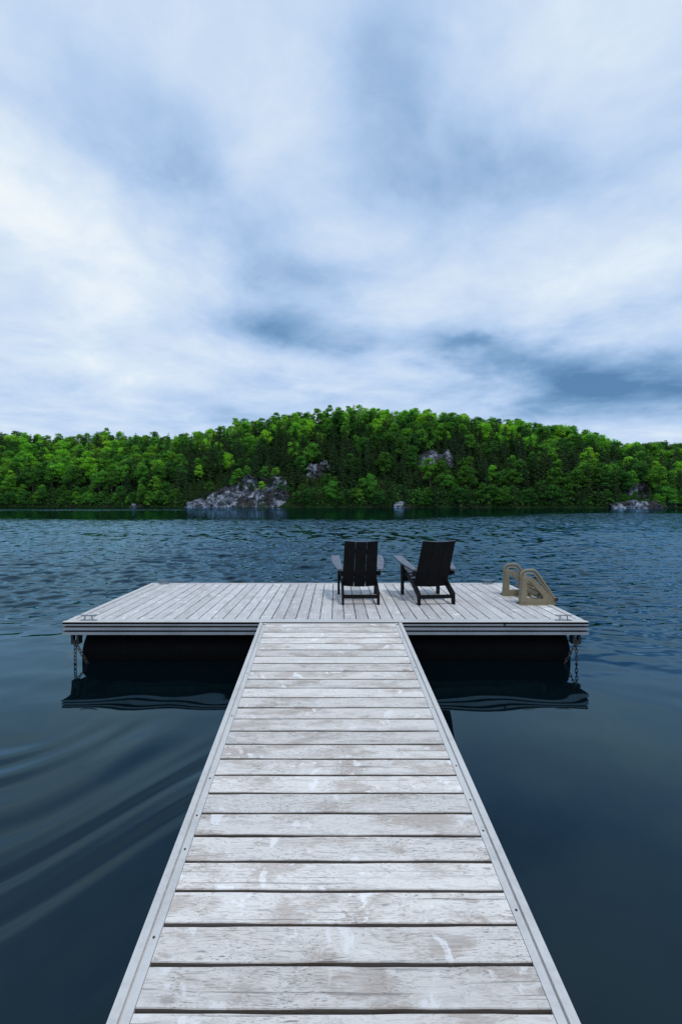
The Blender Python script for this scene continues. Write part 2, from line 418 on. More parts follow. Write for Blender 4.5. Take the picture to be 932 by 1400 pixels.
for k in range(110):                          # wind chop running toward the viewer and a little to the right
    lam = .21 * (5.2 ** wr.random() ** 1.25); ang = wr.normal(R(-88), R(27)); kk = 2 * math.pi / lam
    amp = .0029 * (lam / .6) ** .85 * 1.15; vis = np.clip(1.5 - RR * .0055 * 2.2 / lam, 0, 1)
    ph = kk * (WX * math.cos(ang) + WY * math.sin(ang)) + wr.uniform(0, 6.28)
    ZZ += amp * vis * (np.sin(ph) + .22 * np.sin(2 * ph + .4))
ZZ *= front * fade * (.75 + .35 * patch)
low = np.zeros_like(WX)
for k in range(26):                           # faint undulation in the lee of the dock
    lam = .42 * (6 ** wr.random()); ang = wr.normal(R(-80), R(26)); kk = 2 * math.pi / lam
    low += .00062 * lam ** .8 * np.sin(kk * (WX * math.cos(ang) + WY * math.sin(ang)) + wr.uniform(0, 6.28))
ZZ += low * npss(2.6, 5.5, WY) * (1 - npss(9, 16, WY)) * (1 + .4 * npss(.5, -2, WX))
CX, CY = -2.45, 4.0                           # rings spreading from a spot left of the gangway
dC = np.hypot(WX - CX, WY - CY); wob = .16 * np.sin(WX * 2.1 + WY * 1.3) + .10 * np.sin(WX * 4.3 - WY * 3.1 + 1)
aC = np.arctan2(WY - CY, WX - CX)
ring = np.sin(2 * math.pi * (dC + wob * .8) / .38) + .5 * np.sin(2 * math.pi * (dC * 1.0 + wob) / .21 + 1.2) * npss(.8, 1.6, dC) + .4 * np.sin(2 * math.pi * (WX * .5 - WY * .9) / .83)
ZZ += .0098 * ring * npss(.1, .6, dC) * (1 - npss(2.0, 3.6, dC)) * npss(4.05, 3.3, WY) * (.75 + .45 * np.sin(aC * 3 + 1.1)) * npss(-.2, -1.0, WX + .0)
ZZ[RR > 75] = 0
nR, nT = WX.shape
V = np.stack([WX, WY, ZZ], -1).reshape(-1, 3); V = np.vstack([V, [[0, 0, 0]]])
ii = (np.arange(nR - 1)[:, None] * nT + np.arange(nT)[None, :]); jj = (np.arange(nR - 1)[:, None] * nT + (np.arange(nT)[None, :] + 1) % nT)
Fq = np.stack([ii, ii + nT, jj + nT, jj], -1).reshape(-1, 4)
Ft = np.stack([np.full(nT, len(V) - 1), np.arange(nT), (np.arange(nT) + 1) % nT], -1)
me = bpy.data.meshes.new('water'); me.vertices.add(len(V)); me.vertices.foreach_set('co', V.astype(np.float32).ravel())
li = np.concatenate([Fq.ravel(), Ft.ravel()]).astype(np.int32); me.loops.add(len(li)); me.loops.foreach_set('vertex_index', li)
st_ = np.concatenate([np.arange(len(Fq)) * 4, len(Fq) * 4 + np.arange(len(Ft)) * 3]).astype(np.int32)
me.polygons.add(len(st_)); me.polygons.foreach_set('loop_start', st_)
me.polygons.foreach_set('loop_total', np.concatenate([np.full(len(Fq), 4), np.full(len(Ft), 3)]).astype(np.int32))
me.polygons.foreach_set('use_smooth', np.ones(len(st_), bool)); me.materials.append(M_water); me.update(calc_edges=True)
me.flip_normals() if me.polygons[5000].normal.z < 0 else None
print('WATER', len(V), me.polygons[5000].normal.z)
o = link(bpy.data.objects.new('water', me)); o['kind'] = 'structure'

bm = bmesh.new(); rows = []
for yy in [2.2, 1.6, 1.1, .8, .5, .2, -.2, -.8, -2, -4, -8, -16, -40, -120, -500]:
    row = []
    for i in range(41):
        x = (i - 20) / 20; x = x * abs(x) ** 1.5 * 500
        z = -1.4 + 1.55 * ss(2.2, -.4, yy) + (.3 * ss(-.4, -8, yy)) + mnoise.noise(Vector((x * .7, yy * .9, 0))) * .06 + max(0, -yy - 16) * .03
        row.append(bm.verts.new((x, yy, z)))
    rows.append(row)
for a, b_ in zip(rows, rows[1:]):
    for j in range(40): bm.faces.new((a[j], a[j + 1], b_[j + 1], b_[j]))
bmesh.ops.recalc_face_normals(bm, faces=bm.faces[:])
o = obj('ground', bm, M_shore, smooth=True); o['kind'] = 'structure'

# ------------------------------------------------------------------ rock faces
def rock(px0, px1, ytop, dY, thick, seed, label, lean=.5, ybase=None, prof=None):
    """a broken rock face standing on the far shore: a craggy solid, irregular in outline"""
    pc = (px0 + px1) / 2; Y0 = interp(SHOR, pc) + dY
    x0, x1 = (px0 - PX) / F * Y0, (px1 - PX) / F * Y0
    zb = -1.0 if ybase is None else CAMZ + (PY - ybase) * Y0 / F
    zt = CAMZ + (PY - ytop) * Y0 / F
    W, H = (x1 - x0) / 2, (zt - zb)
    bm = bmesh.new(); nu, nv = 110, 60; grid = []
    for j in range(nv + 1):
        v = j / nv; row = []
        for i in range(nu + 1):
            u = i / nu * 2 - 1
            ang = u * math.pi * .5
            x = W * math.sin(ang); dep = -thick * math.cos(ang)
            top = H * (1 - .45 * abs(u) ** 2.5) * (.82 + .30 * mnoise.noise(Vector((u * 2.6 + seed, seed, 0))) + .12 * mnoise.noise(Vector((u * 9 + seed, seed, 4))))
            z = v * top
            if prof:
                top = (cliff_top(PX + F * ((x0 + x1) / 2 + x) / Y0) - zb) * (.96 + .14 * mnoise.noise(Vector((u * 12, seed, 4)))); z = v * top
            p = Vector((x, dep + lean * z, z))
            q = Vector((p.x, z * 1.2, seed * 5))
            n_ = mnoise.noise(q * .22) * 1.6 + mnoise.ridged_multi_fractal(q * .42, .9, 2.2, 4, 1, 2) * .55
            st = math.floor(z / 1.7 + mnoise.noise(q * .3)) * .35     # ledges
            p.y += -n_ + st; p.x += mnoise.noise(q * .9 + Vector((0, 0, 9))) * .5
            p.z += mnoise.noise(q * .8 + Vector((5, 0, 0))) * .5 * (1 if j else 0)
            row.append(bm.verts.new(p))
        grid.append(row)
    for a, b_ in zip(grid, grid[1:]):
        for i in range(nu): bm.faces.new((a[i], a[i + 1], b_[i + 1], b_[i]))
    # top and back so that it is a solid piece
    back_t = [bm.verts.new((v.co.x, v.co.y + thick * 1.2 + 2, v.co.z + .4)) for v in grid[-1]]
    back_b = [bm.verts.new((v.co.x, v.co.y + thick * 1.2 + 2, -1)) for v in grid[0]]
    for i in range(nu):
        bm.faces.new((grid[-1][i], grid[-1][i + 1], back_t[i + 1], back_t[i]))
        bm.faces.new((back_t[i], back_t[i + 1], back_b[i + 1], back_b[i]))
    bmesh.ops.recalc_face_normals(bm, faces=bm.faces[:])
    o = obj('rock_face', bm, M_rock, loc=((x0 + x1) / 2, Y0, zb))
    tag(o, label, 'rock', 'bare rock faces on the far shore')
    return o
rock(250, 406, 641, 2.0, 1.6, 1.3, 'widest pale grey rock cliff, rising straight from the far waterline left of the chairs', .34, prof=1)
rock(572, 622, 610, 23, 3.0, 4.1, 'pale rock outcrop high up among the trees, above the right chair', .25, 650)
rock(418, 454, 626, 17, 2.5, 7.7, 'dull grey rock patch half hidden in trees, right of and above the widest cliff', .3, 656)
rock(836, 940, 682, .6, 2.5, 2.9, 'low pale rock ledge along the waterline at the far right', .5)
rock(858, 888, 657, 9, 2.5, 5.5, 'small pale rock patch just above the low ledge at the far right', .35, 684)
rock(538, 574, 684, .6, 1.4, 9.2, 'small low rock at the waterline behind the right chair', .5)
rock(176, 205, 689, .5, 1.0, 6.2, 'tiny low rock at the waterline left of the widest cliff', .5)
ROCKS = [(258, 398, 0, 5.2), (572, 620, 11, 26), (420, 452, 7, 19), (858, 888, 2, 10)]   # px range, depth range kept clear of trees

# ------------------------------------------------------------------ trees
nr = np.random.default_rng(5)
def quads_mesh(cent, nor, size, rng, asp=.75):
    """one bent leaf-cluster quad at each centre"""
    n = len(cent)
    t = rng.normal(size=(n, 3)); t -= (t * nor).sum(1)[:, None] * nor; t /= np.linalg.norm(t, axis=1)[:, None]
    b_ = np.cross(nor, t)
    s = size[:, None]
    V = np.stack([cent - t * s - b_ * s * asp * .5, cent + t * s * .1 - b_ * s * asp, cent + t * s + b_ * s * asp * .4, cent - t * s * .1 + b_ * s * asp], 1)
    return V.reshape(-1, 3)
def broadleaf(seed, n=2400, h=9.2, r=3.3):
    rng = np.random.default_rng(seed)
    nl = 13; lob = []
    for i in range(nl):
        f = ((i + .5) / nl) ** .85; ang = i * 2.4 + rng.uniform(-.7, .7)
        zz = h * (.22 + .66 * f); rad = r * .72 * math.sqrt(max(0, 1 - ((f - .30) / .80) ** 2)) * rng.uniform(.35, 1.15)
        lob.append((math.cos(ang) * rad, math.sin(ang) * rad, zz + rng.uniform(-.5, .5), r * rng.uniform(.26, .50)))
    lob.append((rng.uniform(-.5, .5), rng.uniform(-.5, .5), h * rng.uniform(.84, .93), r * .34)); L = np.array(lob)
    k = rng.integers(0, len(L), n); dr = rng.normal(size=(n, 3)); dr /= np.linalg.norm(dr, axis=1)[:, None]
    dr[:, 2] = np.where(dr[:, 2] < -.35, -dr[:, 2] * .6, dr[:, 2])
    rad = L[k, 3] * rng.uniform(.45, 1.22, n)
    cent = L[k, :3] + dr * rad[:, None] * np.array([1, 1, .85])
    nor = dr * .7 + rng.normal(size=(n, 3)) * .6 + np.array([0, 0, .3]); nor /= np.linalg.norm(nor, axis=1)[:, None]
    # leaf clusters share a tone within a spray
    lr = np.clip(rng.random(len(L))[k] * .45 + rng.random(n) * .55, 0, 1)
    return quads_mesh(cent, nor, rng.uniform(.11, .28, n), rng), lr
def conifer(seed, n=1700, h=10.5, r=2.3):
    rng = np.random.default_rng(seed)
    f = rng.random(n) ** .75; f = 1 - f; f = np.where(f < 0, 0, f)
    lay = np.floor(f * 15) / 15 + rng.uniform(0, .02, n)
    ang = rng.uniform(0, 2 * math.pi, n); arm = rng.random(n) ** .6
    R_ = r * (1 - lay) ** .8 * (1 + .30 * np.sin(ang * 3 + lay * 40)) + .08
    rr = R_ * arm
    z = h * (.10 + .90 * lay) - rr * .28 + rng.uniform(-.10, .10, n)
    cent = np.stack([np.cos(ang) * rr, np.sin(ang) * rr, z], 1)
    nor = np.stack([np.cos(ang) * .5, np.sin(ang) * .5, np.ones(n)], 1) + rng.normal(size=(n, 3)) * .4
    nor /= np.linalg.norm(nor, axis=1)[:, None]
    return quads_mesh(cent, nor, rng.uniform(.14, .30, n) * (1.1 - .4 * lay), rng, .55), rng.random(n)
def mesh_from(name, V, leafr, treer, mats, matidx=None):
    me = bpy.data.meshes.new(name); n = len(V) // 4
    me.vertices.add(len(V)); me.vertices.foreach_set('co', V.astype(np.float32).ravel())
    me.loops.add(len(V)); me.loops.foreach_set('vertex_index', np.arange(len(V), dtype=np.int32))
    me.polygons.add(n); me.polygons.foreach_set('loop_start', np.arange(0, len(V), 4, dtype=np.int32))
    me.polygons.foreach_set('loop_total', np.full(n, 4, dtype=np.int32))
    for m in mats: me.materials.append(m)
    if matidx is not None: me.polygons.foreach_set('material_index', matidx.astype(np.int32))
    a = me.attributes.new('leafrnd', 'FLOAT', 'FACE'); a.data.foreach_set('value', leafr.astype(np.float32))
    if treer is not None:
        a = me.attributes.new('tree', 'FLOAT', 'FACE'); a.data.foreach_set('value', treer.astype(np.float32))
    me.update(calc_edges=True); me.validate()
    return me
BV = [broadleaf(10 + i, h=9.0 + .8 * (i % 3 - 1), r=3.0 + .35 * (i % 2)) for i in range(6)]
CV = [conifer(40 + i, h=10 + (i % 3), r=2.0 + .3 * (i % 3)) for i in range(5)]
crown_me = {}
for t_ in range(3):
    for i, (V, lr) in enumerate(BV): crown_me[(t_, i)] = mesh_from('crown', V, lr, None, [M_leaf[t_]])
for i, (V, lr) in enumerate(CV): crown_me[(3, i)] = mesh_from('crown', V, lr, None, [M_needle])
def trunk_mesh(h, r, limbs, seed):
    rg = random.Random(seed); bm = bmesh.new()
    tube(bm, [(0, 0, -1), (.05, .02, h * .3), (-.03, .05, h * .65), (0, 0, h)], [r * 1.3, r, r * .6, r * .15], 6)
    for k in range(limbs):
        a = k * 2.4 + rg.random(); z0 = h * (.3 + .07 * k)
        tube(bm, [(0, 0, z0), (math.cos(a) * .8, math.sin(a) * .8, z0 + .9), (math.cos(a) * 1.9, math.sin(a) * 1.9, z0 + 1.9)], [r * .5, r * .35, r * .12], 5)
    me = bpy.data.meshes.new('trunk'); bm.to_mesh(me); bm.free(); me.materials.append(M_bark); return me
TB, TC = trunk_mesh(7, .17, 6, 1), trunk_mesh(10, .16, 0, 2)

rg = random.Random(21)
spots = []
rowsN = 15
for j in range(-1, rowsN + 3):
    for i in range(-9, 84):
        t = (j + .5 + rg.uniform(-.38, .38)) / rowsN
        if t < 0.004: t = .006 + rg.random() * .02
        px = i * 13.2 + rg.uniform(-6, 6) + (7.5 if j % 2 else 0)
        if px < -110 or px > 1060: continue
        Ys = interp(SHOR, px); dY = t * DEP
        if any(a - 2 < px < b_ + 2 and c <= dY <= d_ for a, b_, c, d_ in ROCKS) and rg.random() < (.94 if px < 400 else .45): continue
        lowc = any(a - 2 < px < b_ + 2 and c <= dY <= d_ for a, b_, c, d_ in ROCKS)
        Y = Ys + dY; X = (px - PX) / F * Y
        spots.append((X, Y, px, t, lowc))
def conprob(px, t):   # noqa
    p = .30
    if 235 < px < 440: p = .85 - .5 * ss(.3, .7, t)
    if 440 <= px < 840: p = .74 - .50 * ss(.4, .85, t)
    if px >= 840: p = .45
    if px < 235: p = .20 + .20 * (t > .7)
    if t < .08: p *= .7
    return p
trees = []
for X, Y, px, t, lowc in spots:
    patch = mnoise.noise(Vector((X * .05, Y * .06, 2)))
    con = rg.random() < conprob(px, t) + patch * .5
    z = hill(X, Y) - .3
    sc_ = rg.uniform(.78, 1.16)
    if t < .10: sc_ *= rg.uniform(.55, .85); z = max(z - 1.2, -.9)
    if 258 < px < 398 and Y - interp(SHOR, px) < 14: sc_ *= .55
    if lowc: sc_ *= .45
    if t > .85: sc_ = rg.uniform(.80, .98)
    if con and t > .8: sc_ *= .80
    pr = rg.random() + .25 * ss(.35, 1, t) + patch * .5 - (.25 if t < .12 else 0) - (.12 if 440 < px < 640 and t < .8 else 0)  # leaf tone darkens downslope: shade at the foot is put into the colour
    tone = 3 if con else (0 if pr > .80 else 1 if pr > .40 else 2)
    trees.append(dict(p=(X, Y, z), px=px, t=t, s=sc_, a=rg.uniform(0, 6.28), tone=tone, k=rg.randrange(5 if con else 6), w=rg.uniform(.9, 1.12)))
for k in range(22):                             # small trees rooted in cracks and ledges of the widest cliff
    px = 262 + k * 6.3 + rg.uniform(-2, 2); fr = .98 if k % 2 == 0 else rg.uniform(.5, .9)
    z = max(.6, (cliff_top(px)) * fr); Y = interp(SHOR, px) + 2.0 - 1.7 + .34 * z + .6; X = (px - PX) / F * Y
    con = rg.random() < .6; tone = 3 if con else rg.choice([0, 1, 1, 2])
    trees.append(dict(p=(X, Y, z - .5), px=px, t=.05, s=rg.uniform(.28, .55) * (1.5 if fr > .95 else 1), a=rg.uniform(0, 6), tone=tone, k=rg.randrange(5), w=1.2, ledge=1))
# nearest 300 leafy trees and 300 conifers that the photo shows are things of their own; the remainder is the wood behind
inview = lambda q: -6 < q['px'] < 938 and q['t'] < 1.06
B = sorted([q for q in trees if q['tone'] < 3 and inview(q)], key=lambda q: q['t'])
K_ = sorted([q for q in trees if q['tone'] == 3 and inview(q)], key=lambda q: q['t'])
solo = {id(q) for q in B[:300]} | {id(q) for q in K_[:300]}
ZONES = [(45, 'at the left edge of the view'), (95, 'in the far left wood'), (150, 'in the left wood'), (200, 'midway between left edge and widest cliff'), (255, 'just left of the widest cliff'),
         (300, 'at the left end of the widest cliff'), (350, 'over the middle of the widest cliff'), (402, 'at the right end of the widest cliff'), (440, 'right of the widest cliff'),
         (485, 'left of the left chair back'), (530, 'right of the left chair back'), (575, 'left of the high outcrop'), (620, 'beside the high pale outcrop'), (665, 'right of the high outcrop'),
         (710, 'left of the swim ladder'), (760, 'straight beyond the swim ladder'), (805, 'over the right dock corner'), (850, 'left of the far right ledge'), (895, 'over the far right ledge'), (2000, 'at the right edge of the view')]
TONES = ['lime green tree', 'mid green tree', 'deep green tree', 'dark conifer']
BANDS = [(.07, 'at the waterline'), (.16, 'just behind the waterline'), (.30, 'low on the slope'), (.46, 'below mid slope'), (.64, 'above mid slope'), (.82, 'high on the slope'), (.94, 'just under the skyline'), (9, 'on the skyline')]
def tlabel(q):
    z_ = next(n_ for lim, n_ in ZONES if q['px'] < lim); r_ = 'small in a crack' if q.get('ledge') else next(n_ for lim, n_ in BANDS if q['t'] < lim)
    return f"{TONES[q['tone']]} {r_}, {z_}"
lab = {}
for q in trees:
    if id(q) in solo: lab.setdefault(tlabel(q), []).append(q)
for k_, qs in lab.items():                      # look-alikes in one patch: told apart by their order from left to right
    if len(qs) == 2 and abs(qs[0]['s'] / qs[1]['s'] - 1) > .12:
        a, b_ = sorted(qs, key=lambda q: q['s']); a['lab'] = 'smaller ' + k_; b_['lab'] = 'larger ' + k_
    else:
        words = ['leftmost ', 'rightmost '] if len(qs) == 2 else ['leftmost ', 'middle ', 'rightmost '] if len(qs) == 3 else ['leftmost '] + ['second ', 'third ', 'fourth ', 'fifth ', 'sixth ', 'seventh ', 'eighth ', 'ninth ', 'tenth ', 'eleventh ', 'twelfth ', 'thirteenth ', 'fourteenth ', 'fifteenth ', 'sixteenth '][:len(qs) - 2] + ['rightmost ']
        for q, wd in zip(sorted(qs, key=lambda q: q['px']), words if len(qs) > 1 else ['']): q['lab'] = wd + k_
rest = []
for q in trees:
    if id(q) in solo:
        con = q['tone'] == 3
        root = thing('conifer' if con else 'leafy_tree', q['lab'], 'tree', q['p'], q['a'], 'conifers on the far hillside' if con else 'leafy trees on the far hillside')
        root.scale = (q['s'] * q['w'], q['s'] * q['w'], q['s'])
        link(bpy.data.objects.new('crown', crown_me[(q['tone'], q['k'])]), root)
        link(bpy.data.objects.new('trunk', TC if con else TB), root)
    else: rest.append(q)
Vs, lrs, trs, mis = [], [], [], []
for q in rest:
    V, lr = (CV if q['tone'] == 3 else BV)[q['k']]
    c, s_ = math.cos(q['a']), math.sin(q['a']); Rm = np.array([[c, -s_, 0], [s_, c, 0], [0, 0, 1]])
    Vs.append((V * np.array([q['s'] * q['w'], q['s'] * q['w'], q['s']])) @ Rm.T + np.array(q['p']))
    lrs.append(lr); trs.append(np.full(len(lr), nr.random())); mis.append(np.full(len(lr), q['tone']))
# understorey scattered over the slope
n = 42000
px = nr.uniform(-110, 1060, n); tt = np.where(nr.random(n) < .4, nr.uniform(0, .08, n), nr.uniform(0, 1.05, n))
pos = []
for a, b_ in zip(px, tt):
    Y = interp(SHOR, a) + b_ * DEP
    if any(c < a < d_ and e <= b_ * DEP <= f_ for c, d_, e, f_ in ROCKS) and nr.random() < .93: a = -110; 
    X = (a - PX) / F * Y; pos.append((X, Y, max(.05, hill(X, Y)) + nr.uniform(0, 1.9)))
pos = np.array(pos); no = nr.normal(size=(n, 3)) + np.array([0, -.4, .8]); no /= np.linalg.norm(no, axis=1)[:, None]
Vs.append(quads_mesh(pos, no, nr.uniform(.2, .5, n), nr)); lrs.append(nr.random(n)); trs.append(nr.random(n)); mis.append(nr.choice([2, 2, 3], n))
me = mesh_from('woodland', np.concatenate(Vs), np.concatenate(lrs), np.concatenate(trs), M_leaf + [M_needle], np.concatenate(mis))
o = link(bpy.data.objects.new('woodland', me)); o['kind'] = 'stuff'
tag(o, 'dense green wood and undergrowth filling the far hillside behind the nearer trees', 'woodland')
print('TREES', len(trees), 'solo', len(solo), 'broad', len(B), 'con', len(K_))

# ------------------------------------------------------------------ floating dock
DZ = .502                                     # deck above the water
XL, XR, Y0, Y1 = -3.093, 3.008, 5.254, 7.80
SK = .0145                                    # the dock is a touch out of square
dock = thing('floating_dock', 'T-shaped swimming dock platform of grey weathered boards with aluminium edges, floating on the lake', 'dock', (0, Y0, 0))
def shear(bm):
    for v in bm.verts: v.co.x += SK * v.co.y
    return bm
DD = Y1 - Y0
TF, TS, TBk = .145, .07, .055                 # edge trims: front, sides, back
rg = random.Random(3)
bm = bmesh.new(); lay = bm.faces.layers.float.new('board')
nb = 41; x0 = XL + TS + .002; pitch = (XR - TS - .002 - x0) / nb
for i in range(nb):
    a = x0 + i * pitch
    board(bm, lay, (a + .0045, TF + .002, DZ - .03), (a + pitch - .0045, DD - TBk - .002, DZ - .001), 1, rg, .003, .0010)
obj('deck_boards', shear(bm), M_deck, dock)
# aluminium edge: ribbed profile, (outward, z)
def rim_profile():
    z = DZ; zs = [(0, z + .004), (.0, z - .036), (-.024, z - .038), (-.024, z - .055), (0, z - .057), (0, z - .088), (-.024, z - .090), (-.024, z - .107), (0, z - .109), (0, z - .141)]
    return zs
def rim(parent):
    bm = bmesh.new(); pr = rim_profile()
    corners = [(XL, 0), (XR, 0), (XR, DD), (XL, DD)]
    inn = [(1, 1), (-1, 1), (-1, -1), (1, -1)]
    loops = []
    for (o_, z_) in pr:
        loops.append([bm.verts.new((cx - inn[k][0] * o_, cy - inn[k][1] * o_, z_)) for k, (cx, cy) in enumerate(corners)])
    for li, (A, B_) in enumerate(zip(loops, loops[1:])):
        for k in range(4):
            f = bm.faces.new((A[k], A[(k + 1) % 4], B_[(k + 1) % 4], B_[k]))
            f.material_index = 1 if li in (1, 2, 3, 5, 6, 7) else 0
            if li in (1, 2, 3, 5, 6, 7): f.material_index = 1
    # inner lip closing the bottom
    low = loops[-1]; inl = [bm.verts.new((v.co.x + inn[k][0] * .09, v.co.y + inn[k][1] * .09, v.co.z)) for k, v in enumerate(low)]
    for k in range(4): bm.faces.new((low[k], low[(k + 1) % 4], inl[(k + 1) % 4], inl[k]))
    bmesh.ops.recalc_face_normals(bm, faces=bm.faces[:])
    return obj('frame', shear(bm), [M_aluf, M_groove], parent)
rim(dock)
bm = bmesh.new()                              # top trims: flat flange plus a raised outer lip
z = DZ
box(bm, (XL + .0, .0, z - .02), (XR - .0, .052, z + .010), .003)
box(bm, (XL + .0, .056, z - .02), (XR - .0, TF, z + .0035), .0015)
for sgn, xe in ((1, XL), (-1, XR)):
    a, b_ = sorted((xe, xe + sgn * TS)); box(bm, (a, TF + .002, z - .02), (b_, DD - TBk - .002, z + .007), .002)
box(bm, (XL, DD - TBk, z - .02), (XR, DD, z + .010), .003)
obj('edge_trim', shear(bm), M_alu, dock)
bm = bmesh.new()
for k in range(9):
    y = .35 + k * (DD - .6) / 8; box(bm, (XL + .03, y - .022, z - .12), (XR - .03, y + .022, z - .031))
obj('joist', shear(bm), M_alu, dock)
def floatbody(xa, xb, yc, zc, r):
    bm = bmesh.new(); seg = 40; prof = []
    for k in range(9):
        t = k / 8 * math.pi / 2; prof.append((xa + .17 * (1 - math.sin(t)), r * (math.cos(math.pi / 2 - t) ** .62 if k else 0.02)))
    n_ = 26
    for k in range(n_ + 1):
        x = xa + .19 + (xb - xa - .38) * k / n_
        rib = -.006 if k % 4 == 2 else 0
        prof.append((x, r + rib))
    for k in range(8, -1, -1):
        t = k / 8 * math.pi / 2; prof.append((xb - .17 * (1 - math.sin(t)), r * (math.cos(math.pi / 2 - t) ** .62 if k else 0.02)))
    rings = [[bm.verts.new((x, yc + rr * math.cos(2 * math.pi * s / seg), zc + rr * math.sin(2 * math.pi * s / seg))) for s in range(seg)] for x, rr in prof]
    for A, B_ in zip(rings, rings[1:]):
        for s in range(seg): bm.faces.new((A[s], A[(s + 1) % seg], B_[(s + 1) % seg], B_[s]))
    bm.faces.new(rings[0]); bm.faces.new(rings[-1]); bmesh.ops.recalc_face_normals(bm, faces=bm.faces[:])
    return bm
for yc in (.475, 2.05):
    obj('float', floatbody(-2.955, 2.885, yc, .05, .305), M_float, dock, True)
for xx in (-2.86, 2.66):
    bm = bmesh.new(); box(bm, (xx, .10, .352), (xx + .18, .85, .360)); obj('float_bracket', bm, M_galv, dock)
# chain brackets
def chainbracket(x):
    bm = bmesh.new(); yb = .05; zt, zb = .361, .235; hw = .047; hz0, hz1, hh = .287, .345, .018
    pts_o = [(x - hw, zb + .01), (x - hw + .01, zb), (x + hw - .01, zb), (x + hw, zb + .01), (x + hw, zt), (x - hw, zt)]
    # plate with a real hole: strips around it
    box(bm, (x - hw, yb, zb), (x - hh, yb + .012, zt)); box(bm, (x + hh, yb, zb), (x + hw, yb + .012, zt))
    box(bm, (x - hh, yb, zb), (x + hh, yb + .012, hz0)); box(bm, (x - hh, yb, hz1), (x + hh, yb + .012, zt))
    box(bm, (x - hw, yb + .012, zb), (x - hw + .01, yb + .08, zt)); box(bm, (x + hw - .01, yb + .012, zb), (x + hw, yb + .08, zt))
    tube(bm, [(x, yb - .012, zb + .02), (x, yb + .09, zb + .02)], .012, 8)
    bmesh.ops.remove_doubles(bm, verts=bm.verts[:], dist=.0001)
    return obj('chain_bracket', bm, M_rust, dock)
BXL, BXR = -2.975, 2.895
chainbracket(BXL); chainbracket(BXR)
# cleats
def cleat(x, y, s=1.0):
    bm = bmesh.new(); z = DZ + .005
    box(bm, (x - .095, y - .022, z - .001), (x + .095, y + .022, z + .007), .002)
    for k in (-1, 1): tube(bm, [(x + k * .052, y, z), (x + k * .042, y, z + .03), (x + k * .040, y, z + .058)], [.010, .0075, .008], 8)
    tube(bm, [(x - .105, y, z + .066), (x - .07, y, z + .060), (x, y, z + .058), (x + .07, y, z + .060), (x + .105, y, z + .066)], [.004, .008, .0085, .008, .004], 8)
    return obj('cleat', bm, M_galv, dock, True)
cleat(XL + .26, .085); cleat(XR - .25, .085); cleat(XL + .27, DD - .05); cleat(XR - .30, DD - .05)
# round bolt on the front face, right of the gangway
bm = bmesh.new(); tube(bm, [(2.03, -.006, DZ - .024), (2.03, .006, DZ - .024)], .012, 10); obj('bolt', bm, M_rust, dock)

def chain(x, sgn, label):
    """galvanised chain hanging from the corner bracket: one fall straight down, one drawn in under the float"""
    bm = bmesh.new(); y = Y0 + .06
    def link_(c, dirv, flip):
        dirv = Vector(dirv).normalized(); side = dirv.cross(Vector((0, 1, 0))).normalized(); oth = Vector((0, 1, 0))
        if flip: side = (side * .35 + oth * .94)
        path = []
        for k in range(12):
            a = 2 * math.pi * k / 12
            path.append(Vector(c) + dirv * (.012 * (1 if math.sin(a) > 0 else -1) + .0145 * math.sin(a)) + side * .0135 * math.cos(a))
        tube(bm, path, .0048, 6, closed=True)
    p = Vector((x, y, .235)); k = 0
    while p.z > -.75: link_(p, (0, 0, -1), k % 2); p.z -= .041; k += 1
    p = Vector((x + sgn * .015, y, .228)); k = 1
    while p.z > -.6:
        dv = Vector((sgn * .50, .10, -1)).normalized(); link_(p, dv, k % 2); p += dv * .041; k += 1
    o = obj('chain', bm, M_rust, None, True)
    tag(o, label, 'chain', 'chains hanging from the dock corners')
chain(BXL, 1, 'dark steel chain dropping into the water below the left corner of the dock')
chain(BXR, -1, 'dark steel chain dropping into the water below the right corner of the dock')

# ------------------------------------------------------------------ gangway
gw = thing('gangway', 'long sloping gangway of whitewashed cross boards between two pale metal rails, leading to the dock', 'gangway', (0, 0, 0))
gx = lambda y: .063 - .0088 * y
gz = lambda y: -.089 + .1129 * y
HW = .82; GE = 5.236; GS = .75
def slope(bm):
    for v in bm.verts:
        y = v.co.y; v.co.x += gx(y); v.co.z += gz(y)
    return bm
PITCH = .14645; rg = random.Random(8)
bm = bmesh.new(); lay = bm.faces.layers.float.new('board')
RW = .078
k0 = 1.6088
y = k0 - 6 * PITCH
while y < GE - .03:
    y2 = min(y + PITCH, GE - .012)
    if y2 - y > .05: board(bm, lay, (-HW + RW + .002, y + .0068, -.034), (HW - RW - .002, y2 - .0062, -.002), 0, rg, .003, .0016)
    y += PITCH
obj('deck_boards', slope(bm), M_ramp, gw)
for s in (-1, 1):
    bm = bmesh.new()
    # extrusion profile across x (outward positive), z
    pr = [(HW, .006), (HW, -.13), (HW - .05, -.13), (HW - .05, -.036), (HW - RW, -.036), (HW - RW, 0.0), (HW - .044, 0.0), (HW - .043, -.010), (HW - .036, -.010), (HW - .035, .006)]
    prism(bm, [(s * a, b_) for a, b_ in pr], 'y', GS, GE)
    obj('side_rail', slope(bm), M_alu, gw)
bm = bmesh.new()
for k in range(8):
    y = 1.0 + k * .57; box(bm, (-HW + .05, y, -.11), (HW - .05, y + .05, -.036))
obj('crossbeam', slope(bm), M_groove, gw)  # beams coloured near-black to paint the shade seen through the gaps
bm = bmesh.new(); box(bm, (-HW + RW, GE - .012, -.1), (HW - RW, GE, -.001)); obj('end_plate', slope(bm), M_alu, gw)
